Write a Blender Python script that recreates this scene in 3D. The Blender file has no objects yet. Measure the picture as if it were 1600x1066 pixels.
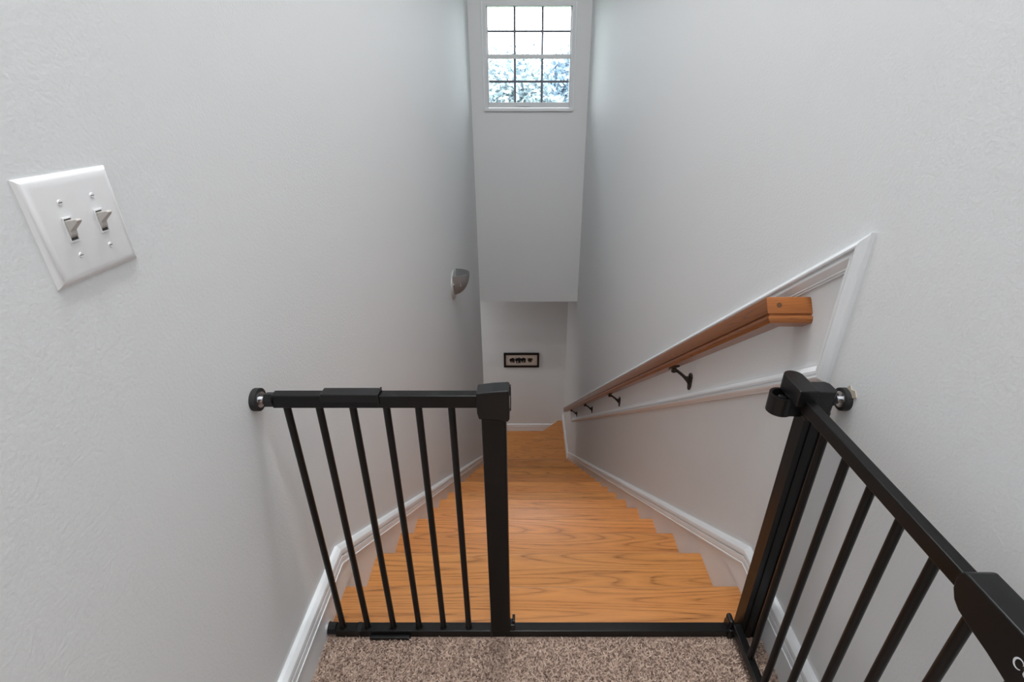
import bpy, bmesh, math, random
import numpy as np
from mathutils import Vector, Matrix

# ------------------------------------------------------------------ camera, world, light, exposure
scn = bpy.context.scene
C = scn.collection
PI = math.pi
cam_d = bpy.data.cameras.new('camera')
cam = bpy.data.objects.new('camera', cam_d)
C.objects.link(cam)
cam.location = (0, 0, 1.25)
cam.rotation_euler = (math.radians(90 - 26.44), 0, 0)
cam_d.sensor_width = 36.0
cam_d.lens = 770.0 / 1600.0 * 36.0
cam_d.shift_x = -19.5 / 1600.0
cam_d.clip_start = 0.02
scn.camera = cam

world = bpy.data.worlds.new('overcast_sky')
scn.world = world
world.use_nodes = True
bg = world.node_tree.nodes['Background']
bg.inputs['Color'].default_value = (0.90, 0.95, 1.0, 1)
bg.inputs['Strength'].default_value = 8.5

scn.view_settings.view_transform = 'Standard'
scn.view_settings.look = 'None'
scn.view_settings.gamma = 1.0
scn.view_settings.use_curve_mapping = False
scn.view_settings.exposure = 0.0
LANDING_LAMP_W = 27.0
HALL_FILL_W = 21.0
STAIR_FILL_W = 41.0
LOWER_FILL_W = 9.0

# ------------------------------------------------------------------ dimensions
XL, XR = -0.525, 0.625          # wall faces
BL, BR = -0.507, 0.607          # baseboard / skirt faces
YB = 5.42                       # wall with the window
YF = 6.57                       # wall at the foot of the stairs
Y_BACK = -2.8                   # hall end behind the camera
ZC = 4.20                       # ceiling
ZS = -0.925                     # soffit over the lower landing
RUN, RISE = 0.262, 0.193
def ny(n): return 0.95 + RUN * n
def nz(n): return 0.0 if n == 0 else -0.172 - RISE * (n - 1)
NS = 17
Z17 = nz(NS)
ZW1, ZW2 = Z17 - 0.195, Z17 - 0.39
SL = 0.742                      # fall per metre of the rake
BBH = 0.135

# ------------------------------------------------------------------ materials
def new_mat(name):
    m = bpy.data.materials.new(name)
    m.use_nodes = True
    nt = m.node_tree
    return m, nt, nt.nodes, nt.links, nt.nodes['Principled BSDF']

def plain(name, col, rough=0.5, metal=0.0, bump=0.0, bscale=200.0, spec=0.5, var=0.0):
    m, nt, N, L, b = new_mat(name)
    b.inputs['Base Color'].default_value = (*col, 1)
    b.inputs['Roughness'].default_value = rough
    b.inputs['Metallic'].default_value = metal
    b.inputs['Specular IOR Level'].default_value = spec
    tc = N.new('ShaderNodeTexCoord')
    if bump:
        n = N.new('ShaderNodeTexNoise'); n.inputs['Scale'].default_value = bscale
        n.inputs['Detail'].default_value = 3
        L.new(tc.outputs['Object'], n.inputs['Vector'])
        bp = N.new('ShaderNodeBump'); bp.inputs['Strength'].default_value = bump
        bp.inputs['Distance'].default_value = 0.002
        L.new(n.outputs['Fac'], bp.inputs['Height'])
        L.new(bp.outputs['Normal'], b.inputs['Normal'])
    if var:
        n2 = N.new('ShaderNodeTexNoise'); n2.inputs['Scale'].default_value = 3.0
        L.new(tc.outputs['Object'], n2.inputs['Vector'])
        hs = N.new('ShaderNodeMapRange')
        hs.inputs['To Min'].default_value = 1 - var; hs.inputs['To Max'].default_value = 1 + var
        L.new(n2.outputs['Fac'], hs.inputs['Value'])
        mx = N.new('ShaderNodeVectorMath'); mx.operation = 'SCALE'
        mx.inputs[0].default_value = col
        L.new(hs.outputs['Result'], mx.inputs['Scale'])
        L.new(mx.outputs['Vector'], b.inputs['Base Color'])
    return m

def oak_mat(name, light, mid, dark, rough=0.33, fs=1.0):
    m, nt, N, L, b = new_mat(name)
    tc = N.new('ShaderNodeTexCoord'); oi = N.new('ShaderNodeObjectInfo')
    off = N.new('ShaderNodeVectorMath'); off.operation = 'SCALE'
    off.inputs[0].default_value = (37.0, 23.0, 11.0)
    L.new(oi.outputs['Random'], off.inputs['Scale'])
    add = N.new('ShaderNodeVectorMath'); add.operation = 'ADD'
    L.new(tc.outputs['Object'], add.inputs[0]); L.new(off.outputs['Vector'], add.inputs[1])
    def stretched(s):
        mp = N.new('ShaderNodeMapping'); mp.inputs['Scale'].default_value = s
        L.new(add.outputs['Vector'], mp.inputs['Vector']); return mp
    # growth rings: contour lines of a stretched noise give straight and cathedral grain
    n1 = N.new('ShaderNodeTexNoise'); n1.inputs['Scale'].default_value = 1.0
    n1.inputs['Detail'].default_value = 1.5; n1.inputs['Distortion'].default_value = 0.25
    L.new(stretched((0.45*fs, 6.5*fs, 6.5*fs)).outputs['Vector'], n1.inputs['Vector'])
    mul = N.new('ShaderNodeMath'); mul.operation = 'MULTIPLY'; mul.inputs[1].default_value = 30.0
    L.new(n1.outputs['Fac'], mul.inputs[0])
    fr = N.new('ShaderNodeMath'); fr.operation = 'FRACT'; L.new(mul.outputs[0], fr.inputs[0])
    rp = N.new('ShaderNodeValToRGB')
    e = rp.color_ramp.elements
    e[0].position = 0.0; e[0].color = (0.80, 0.80, 0.80, 1)
    e[1].position = 1.0; e[1].color = (0.80, 0.80, 0.80, 1)
    q = rp.color_ramp.elements.new(0.14); q.color = (0.30, 0.30, 0.30, 1)
    q = rp.color_ramp.elements.new(0.45); q.color = (0, 0, 0, 1)
    q = rp.color_ramp.elements.new(0.90); q.color = (0.25, 0.25, 0.25, 1)
    L.new(fr.outputs[0], rp.inputs['Fac'])
    # open pores: short dashes along the grain
    n2 = N.new('ShaderNodeTexNoise'); n2.inputs['Scale'].default_value = 1.0
    n2.inputs['Detail'].default_value = 4.0
    L.new(stretched((14.0, 330.0, 330.0)).outputs['Vector'], n2.inputs['Vector'])
    pr = N.new('ShaderNodeMapRange'); pr.inputs['From Min'].default_value = 0.5; pr.inputs['From Max'].default_value = 0.72
    L.new(n2.outputs['Fac'], pr.inputs['Value'])
    # slow tone drift
    n3 = N.new('ShaderNodeTexNoise'); n3.inputs['Scale'].default_value = 1.0; n3.inputs['Detail'].default_value = 2
    L.new(stretched((1.6, 16.0, 16.0)).outputs['Vector'], n3.inputs['Vector'])
    mixA = N.new('ShaderNodeMix'); mixA.data_type = 'RGBA'
    mixA.inputs['A'].default_value = (*light, 1); mixA.inputs['B'].default_value = (*mid, 1)
    L.new(n3.outputs['Fac'], mixA.inputs['Factor'])
    mixB = N.new('ShaderNodeMix'); mixB.data_type = 'RGBA'
    L.new(mixA.outputs['Result'], mixB.inputs['A']); mixB.inputs['B'].default_value = (*dark, 1)
    s1 = N.new('ShaderNodeMath'); s1.operation = 'MULTIPLY'
    pm = N.new('ShaderNodeMapRange'); pm.inputs['To Min'].default_value = 0.55; pm.inputs['To Max'].default_value = 1.15
    L.new(pr.outputs['Result'], pm.inputs['Value'])
    L.new(rp.outputs['Color'], s1.inputs[0]); L.new(pm.outputs['Result'], s1.inputs[1])
    s2 = N.new('ShaderNodeMath'); s2.operation = 'MULTIPLY_ADD'; s2.inputs[1].default_value = 0.16
    L.new(pr.outputs['Result'], s2.inputs[0]); L.new(s1.outputs[0], s2.inputs[2]); s2.use_clamp = True
    L.new(s2.outputs[0], mixB.inputs['Factor'])
    # board-to-board tone
    hv = N.new('ShaderNodeHueSaturation')
    vr = N.new('ShaderNodeMapRange'); vr.inputs['To Min'].default_value = 0.74; vr.inputs['To Max'].default_value = 1.10
    L.new(oi.outputs['Random'], vr.inputs['Value']); L.new(vr.outputs['Result'], hv.inputs['Value'])
    hh = N.new('ShaderNodeMapRange'); hh.inputs['To Min'].default_value = 0.496; hh.inputs['To Max'].default_value = 0.502
    fr2 = N.new('ShaderNodeMath'); fr2.operation = 'FRACT'; m7 = N.new('ShaderNodeMath'); m7.operation = 'MULTIPLY'; m7.inputs[1].default_value = 7.31
    L.new(oi.outputs['Random'], m7.inputs[0]); L.new(m7.outputs[0], fr2.inputs[0]); L.new(fr2.outputs[0], hh.inputs['Value']); L.new(hh.outputs['Result'], hv.inputs['Hue'])
    L.new(mixB.outputs['Result'], hv.inputs['Color'])
    L.new(hv.outputs['Color'], b.inputs['Base Color'])
    b.inputs['Roughness'].default_value = rough
    b.inputs['Coat Weight'].default_value = 0.12; b.inputs['Coat Roughness'].default_value = 0.25
    bp = N.new('ShaderNodeBump'); bp.inputs['Strength'].default_value = 0.12; bp.inputs['Distance'].default_value = 0.001
    bp.invert = True
    L.new(s2.outputs[0], bp.inputs['Height']); L.new(bp.outputs['Normal'], b.inputs['Normal'])
    return m

def carpet_mat(name, island=True):
    m, nt, N, L, b = new_mat(name)
    rp = N.new('ShaderNodeValToRGB'); e = rp.color_ramp.elements
    e[0].position = 0.0; e[0].color = (0.20, 0.135, 0.11, 1)
    e[1].position = 1.0; e[1].color = (0.74, 0.585, 0.49, 1)
    q = e.new(0.45); q.color = (0.47, 0.34, 0.275, 1)
    if island:
        g = N.new('ShaderNodeNewGeometry'); L.new(g.outputs['Random Per Island'], rp.inputs['Fac'])
    else:
        tc = N.new('ShaderNodeTexCoord'); n = N.new('ShaderNodeTexNoise')
        n.inputs['Scale'].default_value = 170; n.inputs['Detail'].default_value = 4
        L.new(tc.outputs['Object'], n.inputs['Vector']); L.new(n.outputs['Fac'], rp.inputs['Fac'])
        bp = N.new('ShaderNodeBump'); bp.inputs['Strength'].default_value = 0.8; bp.inputs['Distance'].default_value = 0.006
        L.new(n.outputs['Fac'], bp.inputs['Height']); L.new(bp.outputs['Normal'], b.inputs['Normal'])
    L.new(rp.outputs['Color'], b.inputs['Base Color'])
    b.inputs['Roughness'].default_value = 1.0
    b.inputs['Specular IOR Level'].default_value = 0.1
    return m

def glass_mat(name):
    m, nt, N, L, b = new_mat(name)
    N.remove(b)
    out = N['Material Output']
    tr = N.new('ShaderNodeBsdfTransparent'); tr.inputs['Color'].default_value = (0.96, 0.98, 0.98, 1)
    gl = N.new('ShaderNodeBsdfGlossy'); gl.inputs['Roughness'].default_value = 0.02
    fr = N.new('ShaderNodeFresnel'); fr.inputs['IOR'].default_value = 1.45
    mx = N.new('ShaderNodeMixShader')
    L.new(fr.outputs[0], mx.inputs[0]); L.new(tr.outputs[0], mx.inputs[1]); L.new(gl.outputs[0], mx.inputs[2])
    L.new(mx.outputs[0], out.inputs['Surface'])
    return m

def leaf_mat(name, c1, c2):
    m, nt, N, L, b = new_mat(name)
    g = N.new('ShaderNodeNewGeometry')
    mx = N.new('ShaderNodeMix'); mx.data_type = 'RGBA'
    mx.inputs['A'].default_value = (*c1, 1); mx.inputs['B'].default_value = (*c2, 1)
    L.new(g.outputs['Random Per Island'], mx.inputs['Factor'])
    L.new(mx.outputs['Result'], b.inputs['Base Color'])
    b.inputs['Roughness'].default_value = 0.6
    return m

def lamp_mat(name, col, strength):
    m, nt, N, L, b = new_mat(name)
    b.inputs['Base Color'].default_value = (0.9, 0.9, 0.88, 1)
    b.inputs['Emission Color'].default_value = (*col, 1)
    b.inputs['Emission Strength'].default_value = strength
    return m

M = dict(
    wall=plain('wall_paint', (0.778, 0.790, 0.798), 0.62, bump=0.28, bscale=190, spec=0.3),
    ceil=plain('ceiling_paint', (0.80, 0.80, 0.79), 0.8, bump=0.2, bscale=200, spec=0.2),
    white=plain('white_trim_paint', (0.825, 0.845, 0.865), 0.35, bump=0.03, bscale=60),
    vinyl=plain('white_vinyl', (0.72, 0.73, 0.75), 0.4),
    grille=plain('silhouette_grille', (0.16, 0.17, 0.20), 0.5),  # backlit darkness of the white grilles is painted into this grey
    plate=plain('white_plastic', (0.84, 0.84, 0.85), 0.28),
    toggle=plain('ivory_plastic', (0.55, 0.52, 0.495), 0.3),
    slot=plain('dark_slot', (0.05, 0.05, 0.05), 0.6),
    black=plain('black_powder_coat', (0.006, 0.0056, 0.0056), 0.29, spec=0.28, bump=0.02, bscale=500),
    blackpl=plain('black_plastic', (0.005, 0.005, 0.0055), 0.32, spec=0.4),
    rubber=plain('black_rubber', (0.014, 0.014, 0.014), 0.7),
    steel=plain('zinc_steel', (0.72, 0.72, 0.74), 0.22, metal=1.0),
    bronze=plain('oil_rubbed_bronze', (0.035, 0.027, 0.02), 0.38, metal=0.6),
    oak=oak_mat('oak_stain', (0.86, 0.375, 0.12), (0.66, 0.25, 0.065), (0.17, 0.052, 0.012)),
    rail_oak=oak_mat('oak_rail_stain', (0.40, 0.145, 0.034), (0.29, 0.092, 0.019), (0.075, 0.02, 0.005), 0.30, 2.6),
    carpet=carpet_mat('carpet_pile', True),
    carpet_base=carpet_mat('carpet_base', False),
    glass=glass_mat('window_glass'),
    sconce=plain('frosted_grey_metal', (0.28, 0.28, 0.28), 0.35, metal=0.25),
    sconce_pl=plain('pale_grey_metal', (0.56, 0.56, 0.55), 0.3, metal=0.3),
    paper=plain('cream_paper', (0.62, 0.52, 0.45), 0.8, var=0.05),
    ink=plain('dark_ink', (0.02, 0.017, 0.02), 0.8),
    brown_ink=plain('brown_ink', (0.06, 0.03, 0.012), 0.8),
    letter=plain('white_print', (0.78, 0.80, 0.84), 0.5),
    hole=plain('wood_plug', (0.10, 0.04, 0.012), 0.5),
    bark=plain('tree_bark', (0.20, 0.17, 0.15), 0.9, var=0.2),
    leaf1=leaf_mat('leaf_hazed', (0.17, 0.23, 0.27), (0.36, 0.43, 0.46)),  # paleness of haze and overexposure is mixed into the leaf colour
    leaf2=leaf_mat('leaf_haze_blue', (0.13, 0.20, 0.28), (0.31, 0.40, 0.48)),  # bluer leaves, haze again put into the colour
    grass=plain('lawn_grass', (0.12, 0.18, 0.07), 0.9, var=0.2),
    lampglass=lamp_mat('lamp_diffuser', (1.0, 0.95, 0.88), 3.0),
    caulk=plain('wall_putty', (0.50, 0.44, 0.36), 0.8),
)

# ------------------------------------------------------------------ helpers
def box(bm, x0, x1, y0, y1, z0, z1):
    v = [bm.verts.new(p) for p in ((x0,y0,z0),(x1,y0,z0),(x1,y1,z0),(x0,y1,z0),(x0,y0,z1),(x1,y0,z1),(x1,y1,z1),(x0,y1,z1))]
    for f in ((0,3,2,1),(4,5,6,7),(0,1,5,4),(1,2,6,5),(2,3,7,6),(3,0,4,7)):
        bm.faces.new([v[i] for i in f])

def prism(bm, pts, axis, a, b):
    """pts: 2-D outline in the plane across `axis`; x: (y,z), y: (x,z), z: (x,y)"""
    def P(p, t):
        return {'x': (t, p[0], p[1]), 'y': (p[0], t, p[1]), 'z': (p[0], p[1], t)}[axis]
    va = [bm.verts.new(P(p, a)) for p in pts]; vb = [bm.verts.new(P(p, b)) for p in pts]
    n = len(pts)
    bm.faces.new(va); bm.faces.new(vb[::-1])
    for i in range(n):
        bm.faces.new((va[i], vb[i], vb[(i+1) % n], va[(i+1) % n]))

def tube(bm, p0, p1, r0, r1=None, seg=16, cap=True):
    r1 = r0 if r1 is None else r1
    p0, p1 = Vector(p0), Vector(p1)
    d = (p1 - p0).normalized()
    a = d.orthogonal().normalized(); b = d.cross(a)
    A = [bm.verts.new(p0 + (a*math.cos(2*PI*i/seg) + b*math.sin(2*PI*i/seg))*r0) for i in range(seg)]
    B = [bm.verts.new(p1 + (a*math.cos(2*PI*i/seg) + b*math.sin(2*PI*i/seg))*r1) for i in range(seg)]
    for i in range(seg):
        bm.faces.new((A[i], A[(i+1) % seg], B[(i+1) % seg], B[i]))
    if cap:
        bm.faces.new(A[::-1]); bm.faces.new(B)

def ring(bm, p0, p1, ro, ri, seg=24):
    p0, p1 = Vector(p0), Vector(p1)
    d = (p1 - p0).normalized(); a = d.orthogonal().normalized(); b = d.cross(a)
    R = []
    for p, r in ((p0, ro), (p1, ro), (p1, ri), (p0, ri)):
        R.append([bm.verts.new(p + (a*math.cos(2*PI*i/seg) + b*math.sin(2*PI*i/seg))*r) for i in range(seg)])
    for k in range(4):
        for i in range(seg):
            bm.faces.new((R[k][i], R[k][(i+1) % seg], R[(k+1) % 4][(i+1) % seg], R[(k+1) % 4][i]))

def loft(bm, rings, cap=True):
    V = [[bm.verts.new(p) for p in r] for r in rings]
    n = len(V[0])
    for k in range(len(V)-1):
        for i in range(n):
            bm.faces.new((V[k][i], V[k][(i+1) % n], V[k+1][(i+1) % n], V[k+1][i]))
    if cap:
        bm.faces.new(V[0][::-1]); bm.faces.new(V[-1])

def mesh_from(bm, name, smooth=None):
    bmesh.ops.recalc_face_normals(bm, faces=bm.faces)
    me = bpy.data.meshes.new(name); bm.to_mesh(me); bm.free()
    if smooth:
        for p in me.polygons: p.use_smooth = True
        me.set_sharp_from_angle(angle=math.radians(smooth))
    return me

def obj(name, bm, mat, parent=None, bevel=0.0, smooth=None, seg=2, loc=None):
    me = bm if isinstance(bm, bpy.types.Mesh) else mesh_from(bm, name, smooth)
    if not me.materials: me.materials.append(M[mat])
    o = bpy.data.objects.new(name, me); C.objects.link(o)
    if parent: o.parent = parent
    if loc: o.location = loc
    if bevel:
        md = o.modifiers.new('bevel', 'BEVEL'); md.width = bevel; md.segments = seg
        md.limit_method = 'ANGLE'; md.angle_limit = math.radians(35)
    return o

def tag(o, label, cat, group=None, kind=None):
    o['label'] = label; o['category'] = cat
    if group: o['group'] = group
    if kind: o['kind'] = kind
    return o

def thing(name, label, cat, loc=(0,0,0), group=None, kind=None):
    o = bpy.data.objects.new(name, None); C.objects.link(o); o.location = loc
    o.empty_display_size = 0.05
    return tag(o, label, cat, group, kind)

def B(): return bmesh.new()

def mitres(path, closed):
    n = len(path); out = []
    def nrm(a, b):
        t = Vector((b[0]-a[0], b[1]-a[1])).normalized(); return Vector((-t[1], t[0]))
    for i in range(n):
        n1 = nrm(path[i-1], path[i]) if (closed or i > 0) else None
        n2 = nrm(path[i], path[(i+1) % n]) if (closed or i < n-1) else None
        if n1 is None: m = n2
        elif n2 is None: m = n1
        else: m = (n1 + n2) / (1 + n1.dot(n2))
        out.append(m)
    return out

def sweep(bm, prof, path, xw, sgn, closed=False, only=None):
    """mouldings on a wall x = xw: prof = (out of wall, across), path = (y, z)"""
    m = mitres(path, closed); n = len(path)
    segs = [(i, (i+1) % n) for i in range(n if closed else n-1)]
    if only is not None: segs = [segs[only]]
    for i, j in segs:
        rings = []
        for k in (i, j):
            rings.append([(xw + sgn*t, path[k][0] + m[k][0]*h, path[k][1] + m[k][1]*h) for t, h in prof])
        loft(bm, rings)

def sbox(name, mat, parent, *d, **k):
    bm = B(); box(bm, *d); return obj(name, bm, mat, parent, **k)

# ------------------------------------------------------------------ the shell
def wall_box(name, label, *d, mat='wall', cat='wall'):
    return tag(sbox(name, mat, None, *d), label, cat, kind='structure')

ZB = -4.6
wall_box('wall_left', 'pale grey textured stairwell wall carrying the switch plate and sconce', XL-0.12, XL, Y_BACK, YB, ZB, ZC)
wall_box('wall_right', 'pale grey textured stairwell wall behind the oak handrail', XR, XR+0.12, Y_BACK, YF+0.12, ZB, ZC)
WX0, WX1, WZ0, WZ1 = -0.392, 0.478, 1.128, 2.018
bm = B()
box(bm, XL, WX0, YB, YB+0.14, ZS, ZC); box(bm, WX1, XR, YB, YB+0.14, ZS, ZC)
box(bm, WX0, WX1, YB, YB+0.14, ZS, WZ0); box(bm, WX0, WX1, YB, YB+0.14, WZ1, ZC)
tag(obj('wall_back', bm, 'wall'), 'grey end wall of the stairwell below and around the high window', 'wall', kind='structure')
wall_box('wall_foot', 'shaded grey wall at the foot of the stairs with the framed picture', -2.8, XR, YF, YF+0.12, ZB, ZS+0.2)
wall_box('wall_lower_side', 'grey wall of the lower hall around the corner', -2.8, XL-0.12, YB-0.12, YB, ZB, ZS+0.2)
wall_box('wall_lower_end', 'grey end wall of the lower hall around the corner', -2.92, -2.8, YB-0.12, YF+0.12, ZB, ZS+0.2)
wall_box('wall_hall_end', 'grey wall closing the upper hall behind the viewer', XL-0.12, XR+0.12, Y_BACK-0.12, Y_BACK, -0.1, ZC)
wall_box('ceiling', 'white ceiling over the upper hall and stairwell', XL-0.12, XR+0.12, Y_BACK-0.12, YB+0.14, ZC, ZC+0.1, mat='ceil', cat='ceiling')
bm = B()
prism(bm, [(-2.8, YB), (XL, YB), (XL, YB+0.14), (XR, YB+0.14), (XR, YF), (-2.8, YF)], 'z', ZS, ZS+0.1)
tag(obj('ceiling_lower', bm, 'wall'), 'grey painted low ceiling over the foot of the stairs', 'ceiling', kind='structure')

# landing floor with pile carpet
fl = wall_box('floor', 'beige brown twist pile carpet on the upper landing', BL, BR, Y_BACK, 0.812, -0.05, 0.0, mat='carpet_base', cat='floor')
rng = np.random.default_rng(7)
def pile():
    sx = 0.0050
    xs = np.arange(BL+0.003, BR-0.002, sx); ys = np.arange(0.30, 0.812, sx)
    gx, gy = np.meshgrid(xs, ys); n = gx.size
    px = gx.ravel() + rng.uniform(-.002, .002, n); py = gy.ravel() + rng.uniform(-.002, .002, n)
    px = np.clip(px, BL+0.002, BR-0.002)
    rail = (py > 0.790)
    h = rng.uniform(.005, .011, n); h[rail] *= 0.3
    ang = rng.uniform(0, 2*PI, n) ; ln = rng.uniform(.002, .010, n); ln[rail] *= 0.4
    a2 = ang + rng.uniform(-1.4, 1.4, n)
    dx, dy = np.cos(ang), np.sin(ang); ex, ey = np.cos(a2), np.sin(a2)
    r = rng.uniform(.0014, .0021, n)
    V = np.zeros((n, 7, 3))
    for k in range(3):
        t = 2*PI*k/3
        V[:, k] = np.stack([px+r*np.cos(t), py+r*np.sin(t), np.full(n, -.001)], 1)
        V[:, 3+k] = np.stack([px+dx*ln*.5+r*1.05*np.cos(t), py+dy*ln*.5+r*1.05*np.sin(t), h*.62], 1)
    V[:, 6] = np.stack([px+dx*ln*.5+ex*ln*.7, py+dy*ln*.5+ey*ln*.7, h], 1)
    V[:, :, 0] = np.clip(V[:, :, 0], BL+0.0005, BR-0.0005)
    base = np.array([[0,1,4],[0,4,3],[1,2,5],[1,5,4],[2,0,3],[2,3,5],[3,4,6],[4,5,6],[5,3,6]])
    F = (base[None] + (np.arange(n)*7)[:, None, None]).reshape(-1, 3)
    me = bpy.data.meshes.new('carpet_pile')
    me.vertices.add(n*7); me.vertices.foreach_set('co', V.reshape(-1))
    me.loops.add(F.size); me.loops.foreach_set('vertex_index', F.reshape(-1).astype(np.int32))
    me.polygons.add(len(F)); me.polygons.foreach_set('loop_start', (np.arange(len(F))*3).astype(np.int32))
    me.update(calc_edges=True); me.validate()
    for p in me.polygons: p.use_smooth = True
    return me
cp = obj('carpet_pile', pile(), 'carpet', fl); cp['kind'] = 'stuff'
wall_box('floor_lower', 'oak floor of the lower hall around the corner', -2.8, XL+0.005, YB, YF, ZW2-0.50, ZW2-0.195, mat='oak', cat='floor')

# baseboards: a flat board, the moulded cap running down the rake, and the stair skirt
CAP = [(0.0, 0.0), (0.0, -0.052), (0.0195, -0.052), (0.0215, -0.0500), (0.0215, -0.0465), (0.0195, -0.0450), (0.0200, -0.0300), (0.0195, -0.0275),
       (0.0150, -0.0270), (0.0150, -0.0235), (0.0190, -0.0230), (0.0195, -0.0190), (0.0175, -0.0100), (0.0120, -0.0030), (0.0090, -0.0005), (0.006, 0.0)]
YE = ny(NS) + 0.02
def rake_z(y, y0=0.966, z0=BBH): return z0 - SL*(y - y0)
def side(name, label, xw, s, bx, y_end):
    # board on the landing; its lower edge leaves a joint at floor level above the stair skirt
    bm = B()
    prism(bm, [(Y_BACK, 0.0), (0.966+(BBH-0.058)/SL, 0.0), (0.966-0.018, BBH-0.045), (Y_BACK, BBH-0.045)], 'x', xw, xw+s*0.018)
    b = tag(obj(name, bm, 'white'), label, 'baseboard', kind='structure')
    bm = B()
    sweep(bm, CAP, [(Y_BACK, BBH), (0.966, BBH), (y_end, rake_z(y_end))], xw, s)
    obj('cap_molding', bm, 'white', b, smooth=24)
    bm = B()
    prism(bm, [(0.815, -0.0015), (0.966+(BBH-0.058)/SL, -0.0015), (y_end, rake_z(y_end)-0.058), (y_end, rake_z(y_end)-0.62), (0.815, -0.40)],
          'x', xw, xw+s*0.0145)
    obj('skirt_board', bm, 'white', b)
    return b
bl = side('baseboard_left', 'white moulded baseboard stepping down the left stairwell wall', XL, 1, BL, YB)
br = side('baseboard_right', 'white moulded baseboard running down the wall under the handrail', XR, -1, BR, ny(NS)+0.10)
bm = B(); z0 = ZW1
prism(bm, [(ny(NS)+0.10, z0), (YF, z0), (YF, z0+BBH-0.02), (ny(NS)+0.10, z0+BBH-0.02)], 'x', XR, XR-0.018)
sweep(bm, CAP, [(ny(NS)+0.10, z0+BBH), (YF, z0+BBH)], XR, -1)
tag(obj('baseboard_corner', bm, 'white', smooth=40), 'white baseboard above the corner winder step', 'baseboard', kind='structure')
bm = B(); z0 = ZW2
box(bm, -2.8, BR-0.001, YF-0.018, YF, z0, z0+BBH-0.045)
rings = [[(x, YF-t, z0+BBH+h) for t, h in CAP] for x in (-2.8, BR-0.001)]
loft(bm, rings)
tag(obj('baseboard_foot', bm, 'white', smooth=40), 'white baseboard along the wall below the framed picture', 'baseboard', kind='structure')

# ------------------------------------------------------------------ staircase
st = thing('staircase', 'orange oak staircase with many treads descending to winder steps', 'staircase', (0, 0.95, 0))
SX0, SX1 = XL+0.0145, XR-0.0145
def nose(y0, y1, t=0.027):
    """outline (y, z) of a tread with a half-round nosing, top at z = 0"""
    pts = [(y0, 0.0), (y1-0.012, 0.0)]
    for k in range(1, 8):
        a = PI/2 - PI*k/8
        pts.append((y1-0.0135+0.0135*math.cos(a), -t/2+t/2*math.sin(a)))
    return pts + [(y1-0.012, -t), (y0, -t)]
def tread_mesh(depth):
    bm = B(); prism(bm, nose(-depth, 0.0), 'x', SX0, SX1)
    return mesh_from(bm, 'tread', 50)
ln = obj('landing_nosing', tread_mesh(0.95-0.812), 'oak', st, loc=(0, 0, 0.002))
tm = tread_mesh(RUN+0.028)
bm = B(); box(bm, SX0, SX1, -0.047, -0.028, -RISE-0.001, -0.027); rm = mesh_from(bm, 'riser')
for n in range(0, NS+1):
    y, z = ny(n)-0.95, nz(n)
    if n: obj('tread', tm, 'oak', st, loc=(0, y, z))
    dz = RISE if n else 0.172
    r = obj('riser', rm, 'oak', st, loc=(0, y, z))
    if n == 0: r.scale = (1, 1, 0.172/RISE)
# winders, pivoting on the end of the left wall
px, py = SX0, ny(NS)-0.03
def winder(poly, z):
    bm = B(); prism(bm, [(x, y-0.95) for x, y in poly], 'z', z-0.027, z)
    o = obj('winder_tread', bm, 'oak', st, bevel=0.006); return o
winder([(px, py-0.02), (SX1, py-0.02), (SX1, YF-0.0), (SX1-0.075, YF), (px, py+0.03)], ZW1)
winder([(px, py), (SX1-0.04, YF-0.05), (SX1-0.09, YF-0.001), (px-0.014, YF-0.001), (px-0.014, YB+0.002), (px, YB+0.002)], ZW2)
def dbox(name, mat, *d): return sbox(name, mat, st, *d)
# risers below the winder edges
a = Vector((px, py+0.0)); b = Vector((SX1-0.11, YF-0.03)); d = (b-a).normalized(); nn = Vector((d.y, -d.x))*0.02
bm = B(); prism(bm, [(p.x, p.y-0.95) for p in (a, b, b+nn, a+nn)], 'z', ZW2+0.0005, ZW1-0.0275); obj('riser', bm, 'oak', st)
dbox('riser', 'oak', px-0.010, px+0.008, YB-0.948, YF-0.95-0.018, ZW2-0.195, ZW2-0.0275)

# ------------------------------------------------------------------ window in the end wall
win = thing('window_1', 'white framed window of twelve panes high in the end wall', 'window', ((WX0+WX1)/2, YB, WZ0), kind='structure')
OX, OZ = (WX0+WX1)/2, WZ0
def wbox(name, mat, x0, x1, y0, y1, z0, z1, parent=win, bevel=0.002):
    off = Vector((OX, YB, OZ))
    return sbox(name, mat, parent, x0-off.x, x1-off.x, y0-off.y, y1-off.y, z0-off.z, z1-off.z, bevel=bevel)
fy0, fy1 = YB-0.008, YB+0.10
fr = wbox('frame_jamb', 'vinyl', WX0, WX0+0.034, fy0, fy1, WZ0, WZ1)
wbox('frame_jamb', 'vinyl', WX1-0.034, WX1, fy0, fy1, WZ0, WZ1)
wbox('frame_head', 'vinyl', WX0+0.034, WX1-0.034, fy0, fy1, WZ1-0.026, WZ1)
wbox('window_sill', 'white', WX0-0.004, WX1+0.004, fy0-0.016, fy1, WZ0-0.012, WZ0+0.016)
# thin caulked edge around the frame
wbox('edge_bead', 'white', WX0-0.010, WX0+0.002, fy0-0.006, fy0+0.01, WZ0, WZ1+0.008)
wbox('edge_bead', 'white', WX1-0.002, WX1+0.010, fy0-0.006, fy0+0.01, WZ0, WZ1+0.008)
gx0, gx1 = -0.346, 0.433
yu, yl = YB+0.055, YB+0.022
# upper sash
wbox('sash_stile', 'vinyl', WX0+0.034, gx0, yu-0.012, yu+0.02, 1.585, WZ1-0.026)
wbox('sash_stile', 'vinyl', gx1, WX1-0.034, yu-0.012, yu+0.02, 1.585, WZ1-0.026)
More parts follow.
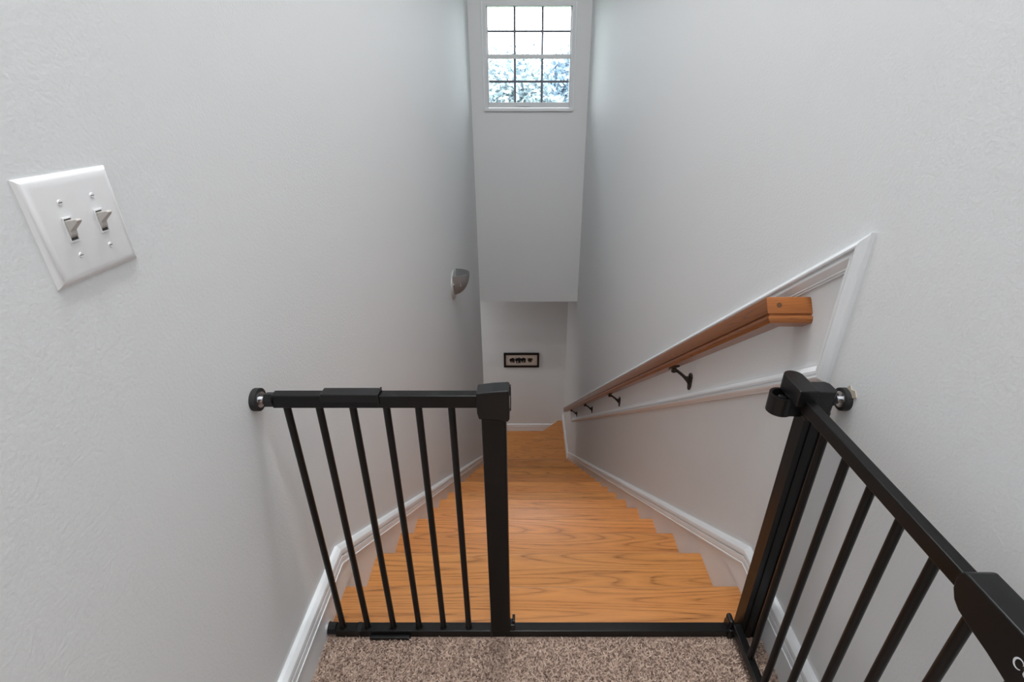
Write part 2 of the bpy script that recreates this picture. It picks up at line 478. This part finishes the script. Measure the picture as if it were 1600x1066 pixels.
# lower sash, one step nearer the room
ls0, ls1 = WX0+0.034, WX1-0.034
wbox('meeting_rail', 'vinyl', ls0, ls1, yl-0.014, yl+0.030, 1.570, 1.607)
wbox('sash_rail', 'vinyl', ls0, ls1, yl-0.014, yl+0.018, 1.146, 1.194)
wbox('sash_stile', 'vinyl', ls0, gx0-0.002, yl-0.014, yl+0.018, 1.194, 1.570)
wbox('sash_stile', 'vinyl', gx1+0.002, ls1, yl-0.014, yl+0.018, 1.194, 1.570)
wbox('lift_handle', 'vinyl', -0.065, 0.055, yl-0.026, yl-0.012, 1.158, 1.168)
MXs = (-0.093, 0.1705)
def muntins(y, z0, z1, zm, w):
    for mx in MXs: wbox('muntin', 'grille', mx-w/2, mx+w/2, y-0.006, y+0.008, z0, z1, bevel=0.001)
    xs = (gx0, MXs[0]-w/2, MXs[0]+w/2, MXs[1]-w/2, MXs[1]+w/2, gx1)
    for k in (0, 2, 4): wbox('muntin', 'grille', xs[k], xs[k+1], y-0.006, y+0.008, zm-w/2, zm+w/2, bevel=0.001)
    for k in (0, 2, 4):
        wbox('pane', 'glass', xs[k], xs[k+1], y-0.001, y+0.001, z0, zm-w/2, bevel=0)
        wbox('pane', 'glass', xs[k], xs[k+1], y-0.001, y+0.001, zm+w/2, z1, bevel=0)
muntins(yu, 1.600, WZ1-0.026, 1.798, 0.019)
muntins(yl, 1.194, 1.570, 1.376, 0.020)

# ------------------------------------------------------------------ panel moulding round the handrail
fr = thing('trim_1', 'white picture frame moulding slanting around the oak handrail', 'trim', (XR, 0.87, 0.72), kind='structure')
FA, FB = (0.868, 1.033), (0.868, 0.722)
YD = 5.30
FD, FC = (YD, FB[1]-SL*(YD-FB[0])), (YD, FA[1]-SL*(YD-FA[0]))
PROF = [(0.0, 0.0), (0.009, 0.0), (0.010, 0.003), (0.0185, 0.009), (0.0205, 0.013), (0.0195, 0.0165), (0.0135, 0.0175), (0.0135, 0.021),
        (0.0165, 0.022), (0.0165, 0.027), (0.0120, 0.033), (0.0075, 0.0385), (0.0075, 0.042), (0.0050, 0.0425), (0.0050, 0.046), (0.0, 0.046)]
for k in range(4):
    bm = B(); sweep(bm, PROF, [FA, FB, FD, FC], 0.0, -1, closed=True, only=k)
    for v in bm.verts: v.co -= Vector((0, 0.87, 0.72))
    obj('molding', bm, 'white', fr, smooth=22)

# ------------------------------------------------------------------ handrail
HX, HY, HZ = 0.554, 1.010, 0.820
hr = thing('handrail', 'stained oak handrail on dark brackets slanting down the white framed wall', 'handrail', (HX, HY, HZ))
HP = [(0.0, 0.0262), (0.020, 0.0258), (0.0245, 0.0242), (0.0265, 0.0205), (0.0265, -0.0065), (0.0255, -0.0085), (0.0215, -0.0095), (0.0215, -0.0125),
      (0.0250, -0.0135), (0.0258, -0.0165), (0.0245, -0.0205), (0.0190, -0.026)]
HP = [(a, b*1.13) for a, b in HP]
HP = HP + [(-a, b) for a, b in HP[::-1] if a > 0]
phi = math.atan(SL); cph, sph = math.cos(phi), math.sin(phi)
RL = (5.55 - HY)/cph
r0, r1 = [], []
for a, b in HP:            # a > 0: face towards the stairs
    r0.append((-a, a, b)); r1.append((RL, a, b))
bm = B(); loft(bm, [r0, r1])
ro = obj('rail', bm, 'rail_oak', hr, smooth=35)
ro.matrix_local = Matrix(((0, -1, 0, 0), (cph, 0, sph, 0), (-sph, 0, cph, 0), (0, 0, 0, 1)))
bm = B(); loft(bm, [[(x0, -a*cph + b*sph, a*sph + b*cph) for a, b, x0 in [(a, b, -a) for a, b in HP]], [(XR-HX, -a*cph + b*sph, a*sph + b*cph) for a, b in HP]])
ret = obj('return_end', bm, 'rail_oak', hr, smooth=35)
bm = B(); tube(bm, (0.000, -0.0272*cph+0.009*sph, 0.0272*sph+0.009*cph), (0.000, -0.0255*cph+0.009*sph, 0.0255*sph+0.009*cph), 0.0055, seg=14)
obj('wood_plug', bm, 'hole', ret)
def bracket_mesh():
    """origin at the centre of the rail, bracket reaching to the wall"""
    w = XR - HX
    bm = B()
    zb = -0.0294/cph
    # saddle under the rail, following its slope
    for s in (1,):
        pts = [(-0.030, zb+0.030*SL), (0.030, zb-0.030*SL), (0.030, zb-0.030*SL-0.006), (-0.030, zb+0.030*SL-0.006)]
        prism(bm, pts, 'x', -0.010, 0.010)
    tube(bm, (0, 0, zb-0.002), (0, 0, zb-0.022), 0.009, seg=14)
    # arm: tapering bar sweeping from the saddle down to the wall plate
    path = [(-0.008, zb-0.012), (0.012, zb-0.016), (0.032, zb-0.032), (0.050, zb-0.050), (w-0.006, zb-0.060)]
    hs = [0.006, 0.0065, 0.007, 0.010, 0.018]
    loft(bm, [[(x, -0.006, z-h), (x, 0.006, z-h), (x, 0.006, z+h*0.8), (x, -0.006, z+h*0.8)] for (x, z), h in zip(path, hs)])
    # wall plate with a pointed foot
    zc = zb-0.062
    prism(bm, [(-0.013, zc+0.024), (-0.006, zc+0.032), (0.006, zc+0.032), (0.013, zc+0.024), (0.013, zc-0.018), (0.005, zc-0.036), (-0.005, zc-0.036), (-0.013, zc-0.018)], 'x', w-0.008, w)
    tube(bm, (w-0.012, 0, zc+0.022), (w-0.007, 0, zc+0.022), 0.0045, seg=10)
    return mesh_from(bm, 'bracket', 40)
bme = bracket_mesh()
for y in (1.590, 2.71, 3.78, 4.86):
    obj('bracket', bme, 'bronze', hr, bevel=0.001, loc=(0, y-HY, -SL*(y-HY)))

# ------------------------------------------------------------------ light switch plate
sw = thing('light_switch', 'white two gang switch plate with toggles on the left wall', 'light switch', (XL, 0.5835, 1.054))
PW, PH = 0.0625, 0.0595
def rect(y, z, t, cy=0.0, cz=PH): return [(t, cy-y, cz-z), (t, cy+y, cz-z), (t, cy+y, cz+z), (t, cy-y, cz+z)]
bm = B()
loft(bm, [rect(PW, PH, 0), rect(PW, PH, 0.0012), rect(PW-0.0022, PH-0.0022, 0.0034), rect(PW-0.006, PH-0.006, 0.0055), rect(PW-0.012, PH-0.012, 0.0064)])
pl = obj('cover_plate', bm, 'plate', sw, smooth=38)
for cy_ in (-0.0228, 0.0228):
    zc = PH
    # toggle opening: raised rim, dark slot, and the lever tipped up
    fr_o = sbox('toggle_slot', 'slot', sw, 0.0062, 0.00665, cy_-0.0052, cy_+0.0052, zc-0.0125, zc+0.0125)
    for d in ((cy_-0.0065, cy_-0.0050, zc-0.0138, zc+0.0138), (cy_+0.0050, cy_+0.0065, zc-0.0138, zc+0.0138)):
        sbox('slot_rim', 'plate', fr_o, 0.006, 0.0078, *d)
    for d in ((cy_-0.005, cy_+0.005, zc-0.0138, zc-0.0122), (cy_-0.005, cy_+0.005, zc+0.0122, zc+0.0138)):
        sbox('slot_rim', 'plate', fr_o, 0.006, 0.0078, *d)
    bm = B()
    w0 = 0.0046
    pts = [(0.0064, zc-0.0095), (0.0095, zc-0.0060), (0.0098, zc-0.001), (0.0195, zc+0.0075), (0.0215, zc+0.0105), (0.0195, zc+0.0125), (0.0125, zc+0.0112), (0.0064, zc+0.0105)]
    va = [bm.verts.new((x, cy_-w0*(1 if x < 0.015 else 0.78), z)) for x, z in pts]
    vb = [bm.verts.new((x, cy_+w0*(1 if x < 0.015 else 0.78), z)) for x, z in pts]
    bm.faces.new(va); bm.faces.new(vb[::-1])
    for i in range(len(pts)): bm.faces.new((va[i], vb[i], vb[(i+1) % len(pts)], va[(i+1) % len(pts)]))
    obj('toggle', bm, 'toggle', sw, bevel=0.0008)
    for z in (zc-0.030, zc+0.030):
        bm = B(); tube(bm, (0.0062, cy_, z), (0.0074, cy_, z), 0.0034, 0.0026, seg=16)
        s_ = obj('screw', bm, 'plate', sw, smooth=30)
        sbox('screw_slot', 'slot', s_, 0.0073, 0.00755, cy_-0.0024, cy_+0.0024, z-0.0004, z+0.0004)

# ------------------------------------------------------------------ wall sconce
SY, SZ = 3.44, 0.008
sc = thing('wall_sconce', 'small grey half bowl wall sconce high on the left wall', 'wall lamp', (XL, SY, SZ))
def ell(t, ay, az, n=32, cz=0.0): return [(t, ay*math.cos(2*PI*i/n), cz+az*math.sin(2*PI*i/n)*(1.0 if math.sin(2*PI*i/n) < 0 else 0.92)) for i in range(n)]
bm = B(); loft(bm, [ell(0, 0.122, 0.112), ell(0.008, 0.122, 0.112), ell(0.014, 0.112, 0.102)])
obj('back_plate', bm, 'sconce_pl', sc, smooth=40)
bm = B()
NU, NV = 22, 12
def bowl(ry, rx, rz, top):
    R = []
    for j in range(NV+1):
        t = (j/NV)*PI/2
        R.append([(0.012 + rx*math.cos(t)*math.sin(PI*i/NU), ry*math.cos(t)**0.8*math.cos(PI*i/NU) if math.cos(t) > 1e-6 else 0.0, top - rz*math.sin(t)) for i in range(NU+1)])
    return R
Ro = bowl(0.094, 0.112, 0.165, 0.090); Ri = bowl(0.088, 0.106, 0.158, 0.090)
Vo = [[bm.verts.new(p) for p in r] for r in Ro]; Vi = [[bm.verts.new(p) for p in r] for r in Ri]
for V in (Vo, Vi):
    for j in range(NV):
        for i in range(NU): bm.faces.new((V[j][i], V[j][i+1], V[j+1][i+1], V[j+1][i]))
for i in range(NU): bm.faces.new((Vo[0][i], Vi[0][i], Vi[0][i+1], Vo[0][i+1]))
bmesh.ops.remove_doubles(bm, verts=bm.verts, dist=1e-5)
obj('bowl', bm, 'sconce', sc, smooth=50)
bm = B(); tube(bm, (0.012, -0.088, 0.028), (0.026, -0.096, 0.028), 0.010, 0.007, seg=12); obj('thumb_screw', bm, 'steel', sc, smooth=40)
bm = B(); tube(bm, (0.060, -0.070, 0.035), (0.064, -0.077, 0.035), 0.006, seg=10); tube(bm, (0.062, -0.073, 0.060), (0.064, -0.076, 0.010), 0.004, seg=8)
tube(bm, (0.048, -0.074, 0.060), (0.078, -0.066, 0.060), 0.004, seg=8)
obj('clip', bm, 'steel', sc, smooth=40)

# ------------------------------------------------------------------ framed picture at the foot of the stairs
PX0, PX1, PZ0, PZ1 = -0.313, 0.222, -2.456, -2.212
pc = thing('framed_picture', 'narrow black framed print of dark figures on the far wall', 'picture', ((PX0+PX1)/2, YF, (PZ0+PZ1)/2))
w2, h2 = (PX1-PX0)/2, (PZ1-PZ0)/2
fw = 0.030
for d in ((-w2, w2, h2-fw, h2), (-w2, w2, -h2, -h2+fw), (-w2, -w2+fw, -h2+fw, h2-fw), (w2-fw, w2, -h2+fw, h2-fw)):
    sbox('frame_bar', 'blackpl', pc, d[0], d[1], -0.024, 0, d[2], d[3], bevel=0.002)
sbox('mat_board', 'paper', pc, -w2+fw, w2-fw, -0.012, 0, -h2+fw, h2-fw)
sbox('print_border', 'toggle', pc, -w2+fw+0.02, w2-fw-0.02, -0.0128, -0.012, -h2+fw+0.012, h2-fw-0.012)
sbox('print', 'paper', pc, -w2+fw+0.023, w2-fw-0.023, -0.0134, -0.0128, -h2+fw+0.015, h2-fw-0.015)
rnd = random.Random(4)
def blob(bm, cx_, cz_, rx, rz, n=14, j=0.22):
    vs = [bm.verts.new((cx_+rx*math.cos(2*PI*i/n)*(1+rnd.uniform(-j, j)), -0.0137, cz_+rz*math.sin(2*PI*i/n)*(1+rnd.uniform(-j, j)))) for i in range(n)]
    f = bm.faces.new(vs)
def figure(x, s, mat, nb):
    bm = B()
    blob(bm, x, 0.014, 0.036*s, 0.026*s)
    blob(bm, x-0.030*s, 0.004, 0.020*s, 0.020*s)
    for dx, w in ((-0.022, 0.010), (0.004, 0.012), (0.024, 0.009)):
        blob(bm, x+dx*s, -0.022*s, w*s, 0.030*s, 10)
    for q in range(nb): blob(bm, x+rnd.uniform(-.045, .045)*s, rnd.uniform(-.02, .036), 0.008, 0.008, 8)
    r = bmesh.ops.extrude_face_region(bm, geom=bm.faces[:])
    for v in r['geom']:
        if isinstance(v, bmesh.types.BMVert): v.co.y -= 0.0004
    obj('printed_figure', bm, mat, pc)
figure(-0.135, 0.95, 'ink', 6); figure(-0.045, 1.08, 'ink', 4); figure(0.035, 0.95, 'ink', 6); figure(0.130, 0.80, 'brown_ink', 9)

# ------------------------------------------------------------------ safety gate
GX, GY = 0.0, 0.808
gt = thing('safety_gate', 'black metal baby gate with its door swung open at the stair top', 'safety gate', (GX, GY, 0))
def gbox(name, mat, x0, x1, y0, y1, z0, z1, parent=gt, bevel=0.002):
    return sbox(name, mat, parent, x0-GX, x1-GX, y0-GY, y1-GY, z0, z1, bevel=bevel)
def gtube(name, mat, p0, p1, r, parent=gt, r1=None, seg=16, smooth=40):
    o = Vector((GX, GY, 0)); bm = B(); tube(bm, Vector(p0)-o, Vector(p1)-o, r, r1, seg)
    return obj(name, bm, mat, parent, smooth=smooth)
RY0, RY1 = 0.797, 0.822
BZ = 0.001
gbox('bottom_rail', 'black', -0.486, 0.600, RY0, RY1, BZ, 0.025)
gbox('bottom_sleeve', 'blackpl', -0.432, -0.420, RY0-0.001, RY1+0.001, BZ, 0.0258)
gbox('bottom_sleeve', 'blackpl', -0.088, -0.082, RY0-0.0012, RY1+0.001, BZ, 0.026)
gbox('foot_clip', 'blackpl', -0.396, -0.292, RY0-0.010, RY0+0.002, BZ, 0.013, bevel=0.003)
tr = gbox('top_rail', 'black', -0.488, -0.090, 0.798, 0.820, 0.707, 0.735)
gbox('top_sleeve', 'blackpl', -0.392, -0.279, 0.7955, 0.8225, 0.722, 0.7395, tr)
gbox('sleeve_stop', 'blackpl', -0.282, -0.279, 0.7945, 0.8225, 0.716, 0.741, tr, bevel=0.0008)
BXs = (-0.467, -0.4035, -0.3375, -0.2715, -0.2085, -0.1435)
bt = B(); tube(bt, (0, 0, 0.024), (0, 0, 0.708), 0.0072, seg=18); btm = mesh_from(bt, 'bar', 40)
bc = B(); tube(bc, (0, 0, 0.0245), (0, 0, 0.0285), 0.0094, 0.0080, seg=18); bcm = mesh_from(bc, 'bar_collar', 40)
for x in BXs:
    b_ = obj('bar', btm, 'black', gt, loc=(x-GX, 0.810-GY, 0))
    obj('bar_collar', bcm, 'blackpl', b_)
# strike post with its moulded cap
sp = gbox('strike_post', 'black', -0.085, -0.036, 0.795, 0.822, 0.025, 0.690, bevel=0.003)
bm = B()
capo = [(-0.092, 0.700), (-0.089, 0.686), (-0.048, 0.684), (-0.042, 0.680), (-0.032, 0.680), (-0.029, 0.686), (-0.029, 0.748), (-0.031, 0.7515), (-0.060, 0.7495), (-0.092, 0.745)]
prism(bm, [(x-GX, z) for x, z in capo], 'y', 0.790-GY, 0.826-GY)
cpo = obj('post_cap', bm, 'blackpl', sp, bevel=0.0025, seg=3)
gbox('strike_slot', 'steel', -0.0292, -0.0280, 0.800, 0.814, 0.706, 0.728, sp, bevel=0.0004)
gbox('strike_lip', 'blackpl', -0.0292, -0.0265, 0.814, 0.824, 0.690, 0.746, sp, bevel=0.0008)
fc = gbox('floor_catch', 'blackpl', -0.037, -0.024, 0.798, 0.818, 0.025, 0.047, sp, bevel=0.002)
gbox('floor_catch', 'blackpl', -0.031, -0.024, 0.802, 0.822, 0.040, 0.058, sp, bevel=0.002)
# wall cups and spindles
def cup(xw, s, y, z, r, neck):
    g = gtube('wall_cup', 'rubber', (xw, y, z), (xw+s*0.0115, y, z), r, seg=28)
    gtube('washer', 'steel', (xw+s*0.0115, y, z), (xw+s*0.0130, y, z), r*0.70, g, seg=24)
    for a in (0.7, 2.8, 4.9):
        gtube('washer_screw', 'slot', (xw+s*0.0129, y+r*0.42*math.cos(a), z+r*0.42*math.sin(a)), (xw+s*0.0138, y+r*0.42*math.cos(a), z+r*0.42*math.sin(a)), r*0.10, g, seg=10)
    gtube('spindle', 'steel', (xw+s*0.0130, y, z), (xw+s*neck, y, z), r*0.30, g, seg=14)
    return g
c1 = cup(XL, 1, 0.808, 0.721, 0.0225, 0.040)
gtube('adjusting_nut', 'blackpl', (-0.503, 0.808, 0.721), (-0.486, 0.808, 0.721), 0.0145, c1, seg=6, smooth=None)
c2 = cup(XR, -1, 0.808, 0.722, 0.0225, 0.040)
gtube('adjusting_nut', 'blackpl', (0.602, 0.808, 0.722), (0.594, 0.808, 0.722), 0.0130, c2, seg=6, smooth=None)
for xw, s in ((BL, 1), (BR, -1)):
    g = gtube('wall_cup', 'steel', (xw, 0.810, 0.018), (xw+s*0.003, 0.810, 0.018), 0.0165, seg=24)
    gtube('adjusting_nut', 'blackpl', (xw+s*0.003, 0.810, 0.018), (xw+s*0.022, 0.810, 0.018), 0.0150, g, seg=8, smooth=None)
# hinge post: a channel section with two shallow ribs on the face
bm = B()
hp = [(0.546, 0.792), (0.553, 0.792), (0.555, 0.797), (0.562, 0.797), (0.563, 0.7945), (0.581, 0.7945), (0.582, 0.797), (0.586, 0.797), (0.588, 0.792), (0.593, 0.792), (0.593, 0.826), (0.546, 0.826)]
prism(bm, [(x-GX, y-GY) for x, y in hp], 'z', 0.002, 0.700)
hpo = obj('hinge_post', bm, 'black', gt)
# hinge bracket on top of the post
bm = B()
hb = [(0.545, 0.7885), (0.588, 0.7885), (0.5945, 0.795), (0.5945, 0.821), (0.588, 0.829), (0.545, 0.829)]
prism(bm, [(x-GX, y-GY) for x, y in hb], 'z', 0.684, 0.7495)
hbo = obj('hinge_bracket', bm, 'blackpl', hpo, bevel=0.002)
bm = B()
tab = [(0.522, 0.778), (0.552, 0.778)] + [(0.552, 0.838)]
arc = [(0.533+0.0185*math.cos(a), 0.842+0.0185*math.sin(a)) for a in [math.radians(q) for q in range(0, 181, 15)]]
tabp = [(0.5145, 0.780), (0.552, 0.780), (0.5515, 0.842)] + arc[1:]
prism(bm, [(x-GX, y-GY) for x, y in tabp], 'z', 0.722, 0.757)
obj('hinge_tab', bm, 'blackpl', hpo, bevel=0.002)
bm = B()
cc = (0.512-GX, 0.828-GY); n = 20
def arcpt(r, a): return (cc[0]+r*math.cos(a), cc[1]+r*math.sin(a))
angs = [math.radians(60 + 240*i/n) for i in range(n+1)]
prism(bm, [(0.552-GX, 0.848-GY)] + [arcpt(0.0245, a) for a in angs] + [(0.552-GX, 0.806-GY)] + [(0.540-GX, 0.811-GY)] + [arcpt(0.0195, a) for a in angs[::-1]] + [(0.540-GX, 0.843-GY)], 'z', 0.682, 0.7215)
obj('stop_cup', bm, 'blackpl', hpo, smooth=40)
gtube('cup_floor', 'blackpl', (0.512, 0.828, 0.684), (0.512, 0.828, 0.706), 0.0195, hpo, seg=24)
gtube('pivot_pin', 'steel', (0.512, 0.828, 0.706), (0.512, 0.828, 0.716), 0.007, hpo, seg=14)
gbox('hinge_foot', 'blackpl', 0.520, 0.5345, 0.790, 0.828, 0.002, 0.036, hpo, bevel=0.003)
gbox('hinge_foot', 'blackpl', 0.5185, 0.5315, 0.796, 0.824, 0.034, 0.062, hpo, bevel=0.005)
# the open door: frame, bars and the latch handle at its free end
DX = 0.5385
bm = B(); o = Vector((GX, GY, 0))
prism(bm, [(a-GY, z) for a, z in ((0.7875, 0.709), (0.7875, 0.735), (0.200, 0.735), (0.200, 0.030), (0.800, 0.030), (0.800, 0.052), (0.222, 0.052), (0.222, 0.709))], 'x', DX-0.0098-GX, DX+0.0098-GX)
door = obj('gate_door', bm, 'black', gt, bevel=0.002)
y = 0.716
while y > 0.24:
    b_ = gtube('door_bar', 'black', (DX, y, 0.050), (DX, y, 0.711), 0.0074, door, seg=18)
    y -= 0.0665
bm = B()
HT = 0.7475
hpts = [(0.402, HT-0.004), (0.405, HT-0.018), (0.403, 0.716), (0.396, 0.704), (0.386, 0.697), (0.370, 0.693), (0.340, 0.688), (0.310, 0.680), (0.270, 0.668), (0.230, 0.660), (0.200, 0.660), (0.194, 0.668), (0.194, HT-0.004), (0.198, HT), (0.398, HT)]
prism(bm, [(a-GY, z) for a, z in hpts], 'x', DX-0.019-GX, DX+0.019-GX)
hd = obj('latch_handle', bm, 'blackpl', door, bevel=0.005, seg=4, smooth=50)
# lettering on the handle face towards the stairs
def ribbon(bm, pts, ws):
    L_, R_ = [], []
    for i, p in enumerate(pts):
        a = pts[max(i-1, 0)]; b = pts[min(i+1, len(pts)-1)]
        t = Vector((b[0]-a[0], b[1]-a[1])).normalized(); nn_ = Vector((-t[1], t[0])) * ws[i]/2
        L_.append((p[0]+nn_[0], p[1]+nn_[1])); R_.append((p[0]-nn_[0], p[1]-nn_[1]))
    for i in range(len(pts)-1):
        bm.faces.new([bm.verts.new((q[0], q[1], 0)) for q in (L_[i], L_[i+1], R_[i+1], R_[i])])
def arcs(cx_, cy_, rx, ry, a0, a1, n=14): return [(cx_+rx*math.cos(math.radians(a0+(a1-a0)*i/n)), cy_+ry*math.sin(math.radians(a0+(a1-a0)*i/n))) for i in range(n+1)]
def letters():
    bm = B()
    def stem(x, z0, z1, w=0.13, serif=True):
        ribbon(bm, [(x, z0), (x, z1)], [w, w])
        if serif: ribbon(bm, [(x-0.13, z0+0.02), (x+0.13, z0+0.02)], [0.04, 0.04])
    def top_serif(x, z): ribbon(bm, [(x-0.15, z-0.04), (x, z)], [0.05, 0.05])
    # C
    p = arcs(0.40, 0.5, 0.36, 0.47, 42, 318, 20); ribbon(bm, p, [0.05+0.10*math.sin(PI*i/20) for i in range(21)])
    ribbon(bm, [(0.70, 0.95), (0.68, 0.66)], [0.05, 0.04])
    # u
    x = 0.95; ribbon(bm, [(x, 0.62), (x, 0.22)]+arcs(x+0.19, 0.20, 0.19, 0.17, 180, 340, 8), [0.12]*2+[0.11]*9); top_serif(x, 0.62)
    stem(x+0.42, 0.0, 0.62, serif=False); top_serif(x+0.42, 0.62)
    # m
    x = 1.72; stem(x, 0, 0.62); top_serif(x, 0.62)
    for q in (0, 0.38):
        ribbon(bm, arcs(x+q+0.19, 0.42, 0.19, 0.17, 170, 0, 8)+[(x+q+0.38, 0.02)], [0.06]*4+[0.09]*5+[0.12]); stem(x+q+0.38, 0, 0.3)
    # b
    x = 2.82; stem(x, 0, 1.0, serif=False); top_serif(x, 1.0); ribbon(bm, arcs(x+0.22, 0.31, 0.24, 0.29, 150, -150, 14), [0.05+0.08*math.sin(PI*i/14) for i in range(15)])
    # o
    ribbon(bm, arcs(3.68, 0.31, 0.26, 0.29, 0, 360, 20), [0.06+0.07*abs(math.cos(2*PI*i/20)) for i in range(21)])
    # r
    x = 4.2; stem(x, 0, 0.62); top_serif(x, 0.62); ribbon(bm, arcs(x+0.20, 0.42, 0.19, 0.17, 170, 40, 8), [0.05]*5+[0.09]*4)
    r = bmesh.ops.extrude_face_region(bm, geom=bm.faces[:])
    for v in r['geom']:
        if isinstance(v, bmesh.types.BMVert): v.co.z -= 0.02
    return bm
lt = obj('lettering', letters(), 'letter', hd)
LS = 0.0138
# local x runs towards the viewer along the door, local y up, local z out of the handle face
lt.matrix_local = Matrix(((0, 0, -LS, DX-0.0193-GX), (-LS, 0, 0, 0.318-GY), (0, LS, 0, 0.7085), (0, 0, 0, 1)))

# a dab of putty left on the wall by the upper right cup
bm = B()
prism(bm, [(0.781, 0.742), (0.790, 0.752), (0.800, 0.748), (0.806, 0.755), (0.812, 0.747), (0.804, 0.738), (0.790, 0.735)], 'x', XR-0.002, XR)
tag(obj('wall_putty', bm, 'caulk'), 'tan putty smear behind the upper right gate cup', 'putty')

# ------------------------------------------------------------------ unseen ceiling lamps; all but the landing one added as fill
def unseen_lamp(x, y, z, watts, r, label, tint=(0.97, 0.98, 0.985)):
    t = thing('unseen_lamp', label, 'ceiling lamp', (x, y, z))
    bm = B(); tube(bm, (0, 0, 0), (0, 0, -0.025), r+0.015, seg=40); obj('canopy', bm, 'white', t, smooth=40)
    bm = B()
    rings = [[(r*s*math.cos(2*PI*i/36), r*s*math.sin(2*PI*i/36), -0.025-0.05*q) for i in range(36)] for s, q in ((1, 0), (0.97, 0.35), (0.85, 0.7), (0.6, 0.92), (0.2, 1.0))]
    loft(bm, rings); obj('diffuser', bm, 'lampglass', t, smooth=60)
    ld = bpy.data.lights.new('lamp_light', 'AREA'); ld.shape = 'DISK'; ld.size = 2*r; ld.energy = watts; ld.color = tint
    ld.spread = PI
    lo = bpy.data.objects.new('lamp_light', ld); C.objects.link(lo); lo.parent = t; lo.location = (0, 0, -0.085)
unseen_lamp(0.05, 0.25, ZC, LANDING_LAMP_W, 0.20, 'round ceiling lamp above the carpeted landing')
unseen_lamp(0.05, -1.7, ZC, HALL_FILL_W, 0.20, 'unseen round lamp added to light the upper hall')  # added fill from behind the viewer; no fixture is seen there
unseen_lamp(0.05, 1.7, ZC, STAIR_FILL_W, 0.20, 'unseen round lamp added to brighten the flight of stairs')  # added to lift the stairwell walls; fixture out of sight
unseen_lamp(-1.6, 6.0, ZS, LOWER_FILL_W, 0.18, 'unseen round lamp added to light the foot of the stairs')  # added around the corner to light the foot wall

# ------------------------------------------------------------------ outdoors, seen through the window
wall_box('ground', 'lawn outside the house', -60, 60, 9.0, 110, -4.6, -4.4, mat='grass', cat='lawn')
def tree(x, y, top, rw, seed, mat, label):
    t = thing('tree', label, 'tree', (x, y, -4.4), 'trees outside the window')
    rg = np.random.default_rng(seed); Hh = top + 4.4
    bm = B(); tube(bm, (0, 0, 0), (0.1, 0, Hh*0.55), 0.22, 0.13, 10)
    for q in range(6):
        a = rg.uniform(0, 2*PI); tube(bm, (0.08, 0, Hh*(0.35+0.03*q)), (rw*.6*math.cos(a), rw*.6*math.sin(a), Hh*(0.6+0.05*q)), 0.07, 0.03, 7)
    obj('trunk', bm, 'bark', t, smooth=50)
    n = 15000
    c = rg.normal(0, 1, (40, 3)); c /= np.linalg.norm(c, axis=1)[:, None]; c *= rg.uniform(.3, .82, (40, 1))
    k = rg.integers(0, 40, n)
    p = c[k] + rg.normal(0, .17, (n, 3))
    p *= np.array([rw, rw, Hh*0.34]); p[:, 2] += Hh*0.66
    d1 = rg.normal(0, 1, (n, 3)); d1 /= np.linalg.norm(d1, axis=1)[:, None]
    d2 = np.cross(d1, rg.normal(0, 1, (n, 3))); d2 /= np.linalg.norm(d2, axis=1)[:, None]
    s = rg.uniform(.08, .17, (n, 1))
    V = np.stack([p-d1*s, p+d2*s*.5, p+d1*s, p-d2*s*.5], 1).reshape(-1, 3)
    me = bpy.data.meshes.new('foliage')
    me.from_pydata(V.tolist(), [], (np.arange(n*4).reshape(-1, 4)).tolist())
    f = obj('foliage', me, mat, t); f['kind'] = 'stuff'
tree(-4.6, 28.5, 3.6, 2.5, 1, 'leaf2', 'leftmost haze-pale leafy tree outside the high window')
tree(-0.5, 22, 2.75, 2.3, 2, 'leaf1', 'haze-pale tree in the left and middle lower panes')
tree(2.4, 28.5, 3.6, 2.5, 3, 'leaf2', 'haze-blue tree in the right lower panes')
tree(5.6, 22, 2.9, 2.2, 4, 'leaf1', 'rightmost haze-pale leafy tree outside the high window')
tree(-0.2, 37, 4.0, 3.4, 5, 'leaf2', 'farther haze-pale tree between the two nearer trees outside the window')
